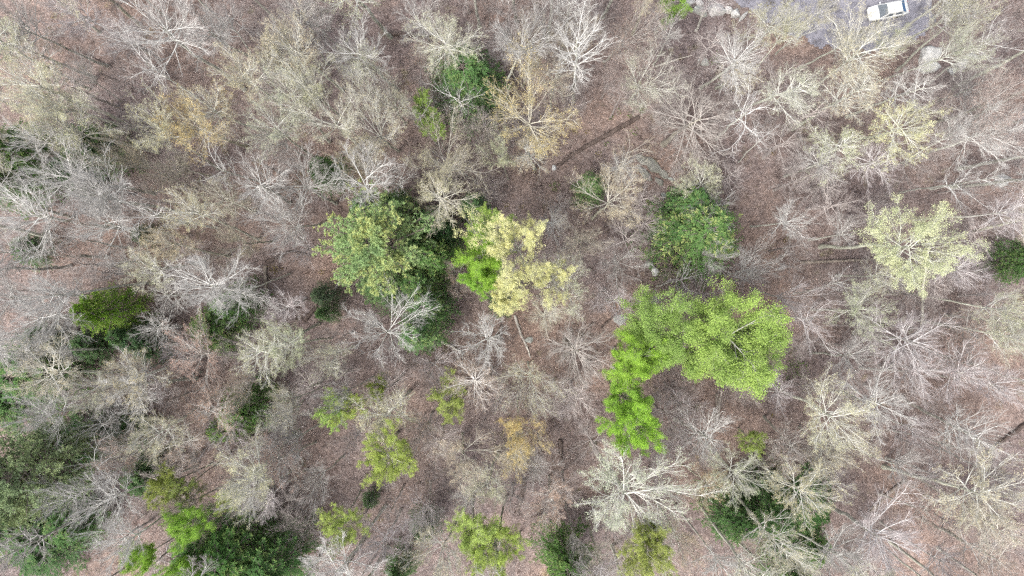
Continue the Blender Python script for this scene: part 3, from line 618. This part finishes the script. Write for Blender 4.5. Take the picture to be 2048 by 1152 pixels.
boulder(1058, 680, 9, 6, .3, 20, G3, 'small flat rock beside the thin log under the centre')
boulder(1240, 640, 14, 9, .35, 0, G3, 'low flat grey rock left of the soft green tree')

# ------------------------------------------------------------------ fallen logs
def log(pts, r, col, words, sections=6):
    P = []; r = r * 1.35
    rng = np.random.default_rng(int(pts[0][0] + pts[0][1] * 3))
    t = np.linspace(0, len(pts) - 1, sections * (len(pts) - 1) + 1)
    us = np.interp(t, range(len(pts)), [p[0] for p in pts]); vs = np.interp(t, range(len(pts)), [p[1] for p in pts])
    xy = np.array([at(a, b, r) for a, b in zip(us, vs)]); xy += rng.standard_normal(xy.shape) * .05
    z = height(xy[:, 0], xy[:, 1]) + r * .75
    P = np.concatenate([xy, z[:, None]], 1); o0 = P[0].copy(); P -= o0
    rad = r * np.linspace(1, .55, len(P)) * rng.uniform(.9, 1.1, len(P)); rad[0] *= .8; rad[-1] *= .5
    root = empty('fallen_log', tuple(o0))
    V, F = tube(P[None], rad[None], 8); n = len(V)
    V = np.concatenate([V, P[:1], P[-1:]]); caps = np.array([[n, (i + 1) % 8, i, i] for i in range(8)] + [[n + 1, n - 8 + i, n - 8 + (i + 1) % 8, n - 8 + (i + 1) % 8] for i in range(8)])
    me = bpy.data.meshes.new('stem'); me.from_pydata([tuple(v) for v in V], [], [tuple(f) for f in F] + [tuple(c[:3]) for c in caps]); me.materials.append(BARK); me.update()
    obj('stem', me, root, col)
    for k in range(3):
        i = rng.integers(2, len(P) - 1); d = norm(np.array([rng.standard_normal(), rng.standard_normal(), .5]))
        q, rr = grow(rng, P[i:i + 1], d[None], np.array([rng.uniform(.4, 1.2)]), np.array([r * .3]), 4, 0, .15, .7)
        obj('branch_stub', new_mesh('branch_stub', *tube(q, rr, 5), BARK, True), root, col)
    root['category'] = 'log'; ENTRIES.append((root, words, pts[0][0], pts[0][1], 20, None))
DK = (.13, .10, .09); MD = (.27, .23, .20); PL = (.52, .48, .44)
log([(1278, 235), (1210, 272), (1150, 305), (1115, 330)], .22, DK, 'long dark fallen log running down-left from the green sprouts')
log([(1275, 238), (1235, 258)], .12, PL, 'short pale limb lying along the long dark log')
log([(768, 66), (870, 69)], .24, DK, 'dark fallen log lying level near the top edge')
log([(1594, 277), (1680, 280), (1765, 281)], .16, MD, 'thin straight log lying level below the cream-budded trees at right')
log([(1600, 525), (1690, 521), (1768, 519)], .15, MD, 'thin brown log lying level left of the large pale yellow-green tree')
log([(873, 676), (930, 707)], .13, PL, 'thin pale log below the hemlock row')
log([(1028, 630), (1045, 675), (1062, 716)], .12, PL, 'thin straight pale pole below the pale yellow tree')
log([(533, 525), (578, 504)], .2, DK, 'dark log rising toward the pine, left piece of the angle')
log([(578, 504), (632, 513)], .15, DK, 'dark log of the angle left of the pine, right piece')
log([(606, 642), (636, 610)], .2, DK, 'dark log beside the small grey-green hemlock')
log([(530, 530), (531, 590)], .18, MD, 'mossy log pointing straight down from the dark angle')
log([(1738, 1026), (1775, 990), (1808, 962)], .2, MD, 'stout brown log slanting up-right at lower right')
log([(2050, 848), (2005, 880), (1962, 912)], .2, DK, 'dark log slanting in from the right edge')
log([(0, 684), (70, 679), (136, 677)], .22, MD, 'grey log lying level at the left edge')
log([(1360, 378), (1395, 358), (1410, 342)], .13, PL, 'crooked pale log beside the mossy ledge')
log([(1330, 352), (1345, 345), (1366, 310)], .13, MD, 'forked brown log right of the mossy ledge')
log([(1284, 585), (1281, 560)], .08, (.55, .48, .38), 'short pale stick below the white-ended log')
log([(1240, 520), (1305, 470)], .1, MD, 'brown stick left of the dark hemlock')
log([(1435, 790), (1428, 850)], .15, MD, 'brown log below the soft green tree')
log([(1120, 880), (1124, 930)], .2, DK, 'dark log left of the huge white spreading tree')
log([(1050, 960), (1040, 1010), (1030, 1030)], .2, DK, 'dark log right of the small cream-budded tree at lower centre')
log([(1080, 1020), (1078, 1050)], .22, DK, 'short dark log near the bottom middle')
log([(170, 110), (225, 135)], .13, DK, 'dark thin log at upper left')
log([(200, 150), (238, 162)], .1, DK, 'short dark stick at upper left')
log([(2048, 640), (2010, 700)], .13, MD, 'brown log at the right edge')
log([(1960, 430), (2030, 470)], .13, DK, 'dark log right of the large pale yellow-green tree')
log([(1310, 132), (1385, 110)], .09, PL, 'thin pale stick under the cream-budded tree at top')
log([(1200, 655), (1265, 600)], .09, DK, 'dark thin stick left of the soft green tree')
# curved rotten log whose lower end has lost its bark and shows white
root = empty('fallen_log', (*at(1290, 528), float(height(*at(1290, 528))))); b0 = np.array(root.location)
def arc(pts, r0, r1, name, col, S=10):
    t = np.linspace(0, len(pts) - 1, 6 * (len(pts) - 1) + 1); rng = np.random.default_rng(len(pts) * 17)
    xy = np.array([at(np.interp(q, range(len(pts)), [p[0] for p in pts]), np.interp(q, range(len(pts)), [p[1] for p in pts]), .3) for q in t])
    P = np.concatenate([xy, (height(xy[:, 0], xy[:, 1]) + .26)[:, None]], 1) - b0
    rad = np.interp(np.linspace(0, 1, len(P)), [0, .12, .8, 1], [r0 * .45, r0, r1, r1 * .35]) * rng.uniform(.86, 1.14, len(P))
    obj(name, new_mesh(name, *tube(P[None], rad[None], S), ROCK, True), root, col)
arc([(1287, 531), (1294, 526), (1303, 529), (1309, 540)], .42, .36, 'rotten_stem', (.42, .43, .39))
arc([(1306, 536), (1311, 544), (1311, 552)], .44, .42, 'bare_white_end', (.86, .85, .84))
root['category'] = 'log'; ENTRIES.append((root, 'curved rotten grey log with a stark white end, below the dark hemlock', 1302, 535, 15, None))

# ------------------------------------------------------------------ the car
def car():
    m, nt, b = mat('car_paint'); b.inputs['Base Color'].default_value = (.78, .79, .80, 1); b.inputs['Roughness'].default_value = .35; b.inputs['Coat Weight'].default_value = .3
    n = noise(nt, 9, 4, .7, nd(nt, 'ShaderNodeTexCoord').outputs['Object']); r = ramp(nt, [(.4, (.70, .71, .72)), (.60, (.52, .51, .47))]); nt.links.new(n.outputs[0], r.inputs[0]); nt.links.new(r.outputs[0], b.inputs['Base Color'])
    g, ntg, bg_ = mat('car_glass'); bg_.inputs['Base Color'].default_value = (.10, .115, .13, 1); bg_.inputs['Roughness'].default_value = .06; bg_.inputs['Specular IOR Level'].default_value = .6
    k, _, bk = mat('car_rubber'); bk.inputs['Base Color'].default_value = (.025, .025, .027, 1)
    s, _, bs = mat('car_alloy'); bs.inputs['Base Color'].default_value = (.5, .5, .5, 1); bs.inputs['Metallic'].default_value = .8; bs.inputs['Roughness'].default_value = .35
    rd, _, br = mat('tail_lamp'); br.inputs['Base Color'].default_value = (.35, .02, .02, 1); br.inputs['Roughness'].default_value = .2
    hl, _, bh = mat('head_lamp'); bh.inputs['Base Color'].default_value = (.7, .72, .75, 1); bh.inputs['Roughness'].default_value = .1
    x, y = at(1777, 20, .8)
    root = empty('parked_car', (x, y, float(height(x, y)) + .03), math.radians(180 + 11.5), (.96, .96, .96))
    # body side profile along x (front = +x): lower shell lofted, then cabin
    st = [(-2.36, .55, .78, .70), (-2.28, .36, .92, .84), (-1.9, .26, 1.00, .89), (-1.2, .22, 1.02, .91), (0, .22, 1.00, .92), (1.0, .22, .98, .91), (1.5, .24, .93, .89), (2.0, .28, .84, .84), (2.28, .36, .72, .72), (2.36, .48, .62, .58)]
    def loft(st, prof):
        V = []; 
        for a in st: V += prof(*a)
        m_ = len(prof(*st[0])); F = [[i * m_ + j, i * m_ + j + 1, (i + 1) * m_ + j + 1, (i + 1) * m_ + j] for i in range(len(st) - 1) for j in range(m_ - 1)]
        F += [list(range(m_))[::-1], [(len(st) - 1) * m_ + j for j in range(m_)]]
        return V, F
    def shell(x_, z0, z1, w):
        return [(x_, -w * .93, z0), (x_, -w, z0 + (z1 - z0) * .35), (x_, -w * .99, z0 + (z1 - z0) * .75), (x_, -w * .93, z1 - .03), (x_, -w * .80, z1), (x_, -w * .3, z1 + .025), (x_, w * .3, z1 + .025), (x_, w * .80, z1), (x_, w * .93, z1 - .03), (x_, w * .99, z0 + (z1 - z0) * .75), (x_, w, z0 + (z1 - z0) * .35), (x_, w * .93, z0)]
    def make(name, V, F, ma, bev=0, par=root, sm=True):
        me = bpy.data.meshes.new(name); me.from_pydata(V, [], F); me.materials.append(ma); me.update()
        if sm: me.polygons.foreach_set('use_smooth', np.ones(len(me.polygons), dtype=bool))
        o = obj(name, me, par)
        if bev: md = o.modifiers.new('bevel', 'BEVEL'); md.width = bev; md.segments = 2
        return o
    make('body', *loft(st, shell), m)
    # cabin: greenhouse glass band below, painted roof above
    def quad(name, pts, ma, th=.02):
        a = np.array(pts); n_ = norm(np.cross(a[1] - a[0], a[2] - a[0])); V = [tuple(p) for p in a] + [tuple(p - n_ * th) for p in a]; k_ = len(a)
        F = [list(range(k_)), list(range(k_, 2 * k_))[::-1]] + [[i, i + k_, (i + 1) % k_ + k_, (i + 1) % k_] for i in range(k_)]
        return make(name, V, F, ma, sm=False)
    zb, zt = .99, 1.46
    Wb, Wt = .82, .62
    fb, ft, rt, rb = 1.28, .42, -1.25, -1.98                          # windscreen base, roof front, roof rear, rear-window base
    cab = [(fb, zb - .06, Wb), (ft, zt, Wt), (rt, zt - .02, Wt), (rb, zb - .04, Wb * .96)]
    V = []; 
    for (a, z_, w) in cab: V += [(a, -w, z_), (a, w, z_)]
    F = [[0, 1, 3, 2], [2, 3, 5, 4], [4, 5, 7, 6], [0, 2, 4, 6], [1, 7, 5, 3], [0, 6, 7, 1]]
    make('cabin_frame', V, F, m, sm=False)
    quad('roof', [(ft + .03, -Wt * .97, zt + .02), (ft + .03, Wt * .97, zt + .02), (rt - .02, Wt * .97, zt + .005), (rt - .02, -Wt * .97, zt + .005)][::-1], m, .03)
    def lerp(a, b, t): return tuple(np.array(a) * (1 - t) + np.array(b) * t)
    def pane(name, A, B, Cc, D, ins=.06, off=.012):
        A, B, Cc, D = map(np.array, (A, B, Cc, D)); c = (A + B + Cc + D) / 4; n_ = norm(np.cross(B - A, D - A)); 
        if n_[2] < 0: n_ = -n_
        P = [p + (c - p) * ins + n_ * off for p in (A, B, Cc, D)]
        if np.cross(P[1] - P[0], P[2] - P[0]) @ n_ < 0: P = P[::-1]
        return quad(name, P, g, .02)
    pane('windshield', V[0], V[1], V[3], V[2]); rw = pane('rear_window', V[6], V[7], V[5], V[4]); g2, _, bg2 = mat('rear_glass'); bg2.inputs['Base Color'].default_value = (.06, .13, .24, 1); bg2.inputs['Roughness'].default_value = .08; rw.data.materials[0] = g2
    for sgn, (i0, i1, i2, i3) in ((-1, (0, 2, 4, 6)), (1, (1, 3, 5, 7))):
        a, b_, c_, d_ = (np.array(V[i]) for i in (i0, i1, i2, i3))
        for (s0, s1) in ((.10, .48), (.53, .90)):
            P = [lerp(a, d_, s0 + .06), lerp(b_, c_, s0 - .02 if s0 < .3 else s0), lerp(b_, c_, s1), lerp(a, d_, s1 - .03)]
            P = [np.array(p) + (np.array((0, 0, .06)) if q in (0, 3) else np.array((0, 0, -.05))) + np.array((0, sgn * .012 + (sgn * .0), 0)) for q, p in enumerate(P)]
            if np.cross(P[1] - P[0], P[2] - P[0])[1] * sgn < 0: P = P[::-1]
            quad('side_window', P, g, .02)
    for sgn in (-1, 1):
        hx = [(2.30, sgn * .52, .60), (2.22, sgn * .76, .62), (2.10, sgn * .80, .76), (2.24, sgn * .54, .74)]
        hx = hx if np.cross(np.array(hx[1]) - hx[0], np.array(hx[2]) - hx[0])[0] > 0 else hx[::-1]
        quad('headlight', [tuple(np.array(p) + (.03, 0, .02)) for p in hx], hl, .05)
        tx = [(-2.33, sgn * .50, .74), (-2.25, sgn * .80, .74), (-2.25, sgn * .80, .88), (-2.33, sgn * .50, .88)]
        tx = tx if np.cross(np.array(tx[1]) - tx[0], np.array(tx[2]) - tx[0])[0] < 0 else tx[::-1]
        quad('tail_light', [tuple(np.array(p) + (-.03, 0, 0)) for p in tx], rd, .05)
        import bmesh
        for nm, c, sc in (('mirror', (.95, sgn * .98, 1.02), (.09, .11, .07)),):
            bm = bmesh.new(); bmesh.ops.create_icosphere(bm, subdivisions=2, radius=1); 
            for q in bm.verts: q.co = Vector((q.co.x * sc[0] + c[0], q.co.y * sc[1] + c[1], q.co.z * sc[2] + c[2]))
            me = bpy.data.meshes.new(nm); bm.to_mesh(me); bm.free(); me.materials.append(m); obj(nm, me, root)
        for wx in (1.42, -1.38):
            w = empty('wheel', (wx, sgn * .80, .33)); w.parent = root
            th = np.linspace(0, 2 * math.pi, 24, endpoint=False)
            prof = [(.20, -.10), (.30, -.11), (.33, -.08), (.33, .08), (.30, .11), (.20, .10)]
            Vt = [(r_ * math.cos(a), o_, r_ * math.sin(a)) for a in th for r_, o_ in prof]; Ft = [[i * 6 + j, i * 6 + (j + 1) % 6, ((i + 1) % 24) * 6 + (j + 1) % 6, ((i + 1) % 24) * 6 + j] for i in range(24) for j in range(6)]
            make('tyre', Vt, Ft, k, par=w)
            Vr = [(0, sgn * .06, 0)] + [(.205 * math.cos(a), sgn * (.09 if q % 4 else .05), .205 * math.sin(a)) for q, a in enumerate(th)]; make('rim', Vr, [[0, i + 1, (i + 1) % 24 + 1] for i in range(24)], s, par=w)
    tag(root, 'white car parked on the grey driveway at the top edge', 'car')
    ENTRIES.append((root, None, 1776, 22, 40, 'the parked white car'))
car()

# ------------------------------------------------------------------ what nobody could count: fallen leaves, brush, moss, sprouts
rng = np.random.default_rng(2024)
N = 110000
P = np.stack([rng.uniform(-66, 66, N), rng.uniform(-40, 42, N)], 1)
on = (P[:, 1] > np.interp(P[:, 0], dxs, edge)) & (P[:, 0] > 24.5) & (P[:, 0] < 48.6)
P = P[~on | (rng.random(N) < .16 + .5 * np.exp(-np.clip(P[:, 1] - np.interp(P[:, 0], dxs, edge), 0, 9) / .5))]; N = len(P)
P3 = np.concatenate([P, (height(P[:, 0], P[:, 1]) + rng.uniform(.04, .11, N))[:, None]], 1)
nr = rng.standard_normal((N, 3)) * .45; nr[:, 2] = 1
v, f = cards(rng, P3, .112, 0, .7, nr)
lm_, nt, b = mat('fallen_leaf'); b.inputs['Roughness'].default_value = .8
a_ = nd(nt, 'ShaderNodeAttribute', attribute_name='tone')
r_ = ramp(nt, [(0, (.120, .089, .079)), (.3, (.158, .119, .106)), (.6, (.20, .155, .140)), (.85, (.255, .205, .188)), (1, (.37, .32, .30))]); nt.links.new(a_.outputs['Fac'], r_.inputs[0]); nt.links.new(r_.outputs[0], b.inputs['Base Color'])
tag(obj('fallen_leaves', new_mesh('fallen_leaves', v, f, lm_, tone=np.clip(rng.beta(2.0, 2.6, N) + .16 * np.sin(P[:, 0] * .9 + np.sin(P[:, 1] * .7) * 2) * np.sin(P[:, 1] * 1.1 + 1), 0, 1))), 'loose brown fallen leaves covering the forest floor', 'leaves', kind='stuff')

n = 15000
cl = np.stack([rng.uniform(-64, 64, 620), rng.uniform(-38, 40, 620)], 1); ci = rng.integers(0, 620, n)
P = cl[ci] + rng.standard_normal((n, 2)) * .9
on = (P[:, 1] > np.interp(P[:, 0], dxs, edge)) & (P[:, 0] > 24.5) & (P[:, 0] < 48.6); P = P[~on]; n = len(P)
P3 = np.concatenate([P, height(P[:, 0], P[:, 1])[:, None]], 1)
D = rng.standard_normal((n, 3)); D[:, 2] = np.abs(D[:, 2]) + .5
pp, rr = grow(rng, P3, D, rng.uniform(.5, 2.0, n), np.full(n, .012), 2, .0, .22, .5)
V, F = tube(pp, rr, 3)
br = tag(obj('dry_brush', new_mesh('dry_brush', V, F, TWIG, True), None, (.44, .39, .37)), 'fine dry grey brush and twigs covering the forest floor', 'brush', kind='stuff')

def patch(spots, col, name, words, size, dens, hh):
    Vs, Fs, Ts = [], [], []; o = 0
    for (u, v_, r) in spots:
        x, y = at(u, v_, .1); R = r * ALT / FPX; m_ = int(dens * R * R)
        a = rng.uniform(0, 6.28, m_); d = R * np.sqrt(rng.random(m_)) * (1 + .3 * np.sin(a * 3 + u) + .2 * np.sin(a * 5 + v_))
        px, py = x + d * np.cos(a), y + d * np.sin(a)
        z = height(px, py) + rng.random(m_) * hh + .1
        V, F = cards(rng, np.stack([px, py, z], 1), size, .4); Vs.append(V); Fs.append(F + o); o += len(V)
    F = np.concatenate(Fs); return tag(obj(name, new_mesh(name, np.concatenate(Vs), F, LEAF, tone=np.clip(.5 + .2 * rng.standard_normal(len(F)), 0, 1)), None, (*col, 0)), words, name.split('_')[0], kind='stuff')
patch([(165,140,8),(335,335,9),(452,305,8),(515,325,10),(518,342,7),(372,345,6),(395,360,7),(108,30,7),(100,58,6),(178,148,6),(548,540,14),(645,545,7),(805,318,7),(808,215,9),(1440,130,9),(1148,262,7),(1175,265,6),(1198,308,7),(1360,115,6),(1903,112,9),(1012,412,7),(1042,415,6),(1575,480,8),(1545,830,6),(1395,815,8),(760,1040,7),(940,665,6),(850,685,6),(1688,410,6),(1280,380,9),(1275,345,6),(1545,305,7),(1070,340,8),(350,405,6),(380,425,6),(640,140,9),(1540,10,10),(1570,5,9),(1655,3,9)],
      (.22, .18, .035), 'moss_cover', 'low olive and golden moss patches on the forest floor', .10, 260, .12)
patch([(1222,236,7),(1240,224,6),(1258,232,7),(1282,222,9),(1212,290,6),(1268,265,9),(1110,375,12),(512,553,6),(1592,735,26),(1438,160,12),(1180,388,12),(1430,120,12)],
      (.13, .22, .05), 'sprout_cover', 'low green sprouts and young leaves on the forest floor', .14, 130, .5)

# ------------------------------------------------------------------ labels: how each thing looks, and where it stands next to a landmark
LM = [(w, u, v) for (_, _, u, v, _, w) in ENTRIES if w]
def where(u, v, a, b):
    s = int(round(math.degrees(math.atan2(b - v, u - a)) / 45)) % 8
    return ['right of', 'up-right of', 'above', 'up-left of', 'left of', 'down-left of', 'below', 'down-right of'][s]
ORD = ['nearest one',  'second', 'third', 'fourth', 'fifth', 'sixth', 'seventh', 'eighth', 'ninth', 'tenth']
pool = {}
for (o, words, u, v, r, lm) in ENTRIES:
    if o.get('label'): continue
    if o['category'] in ('rock', 'log'): o['label'] = words; continue
    if lm:
        o['label'] = lm[4:]
        continue
    size = 'small ' if r < 36 else 'large ' if r > 69 else ''
    w, a, b = min(LM, key=lambda q: math.hypot(q[1] - u, q[2] - v))
    pool.setdefault((size + words, where(u, v, a, b), w), []).append((math.hypot(u - a, v - b), o))
for (words, d, w), L in pool.items():
    L.sort(key=lambda q: q[0])
    for k, (_, o) in enumerate(L):
        o['label'] = f'{words} {d} {w}' if len(L) == 1 else f'{words}, {ORD[k]} {d} {w}'
for (o, words, u, v, r, lm) in ENTRIES:
    c = o['category']
    if c == 'tree' and 'group' not in o: o['group'] = {'hemlock_tree': 'hemlocks', 'pine_tree': 'pines'}.get(o.name.split('.')[0], 'leafless and leafing trees of the wood')
    if c == 'rock': o['group'] = 'rocks on the forest floor'
    if c == 'log': o['group'] = 'fallen logs'
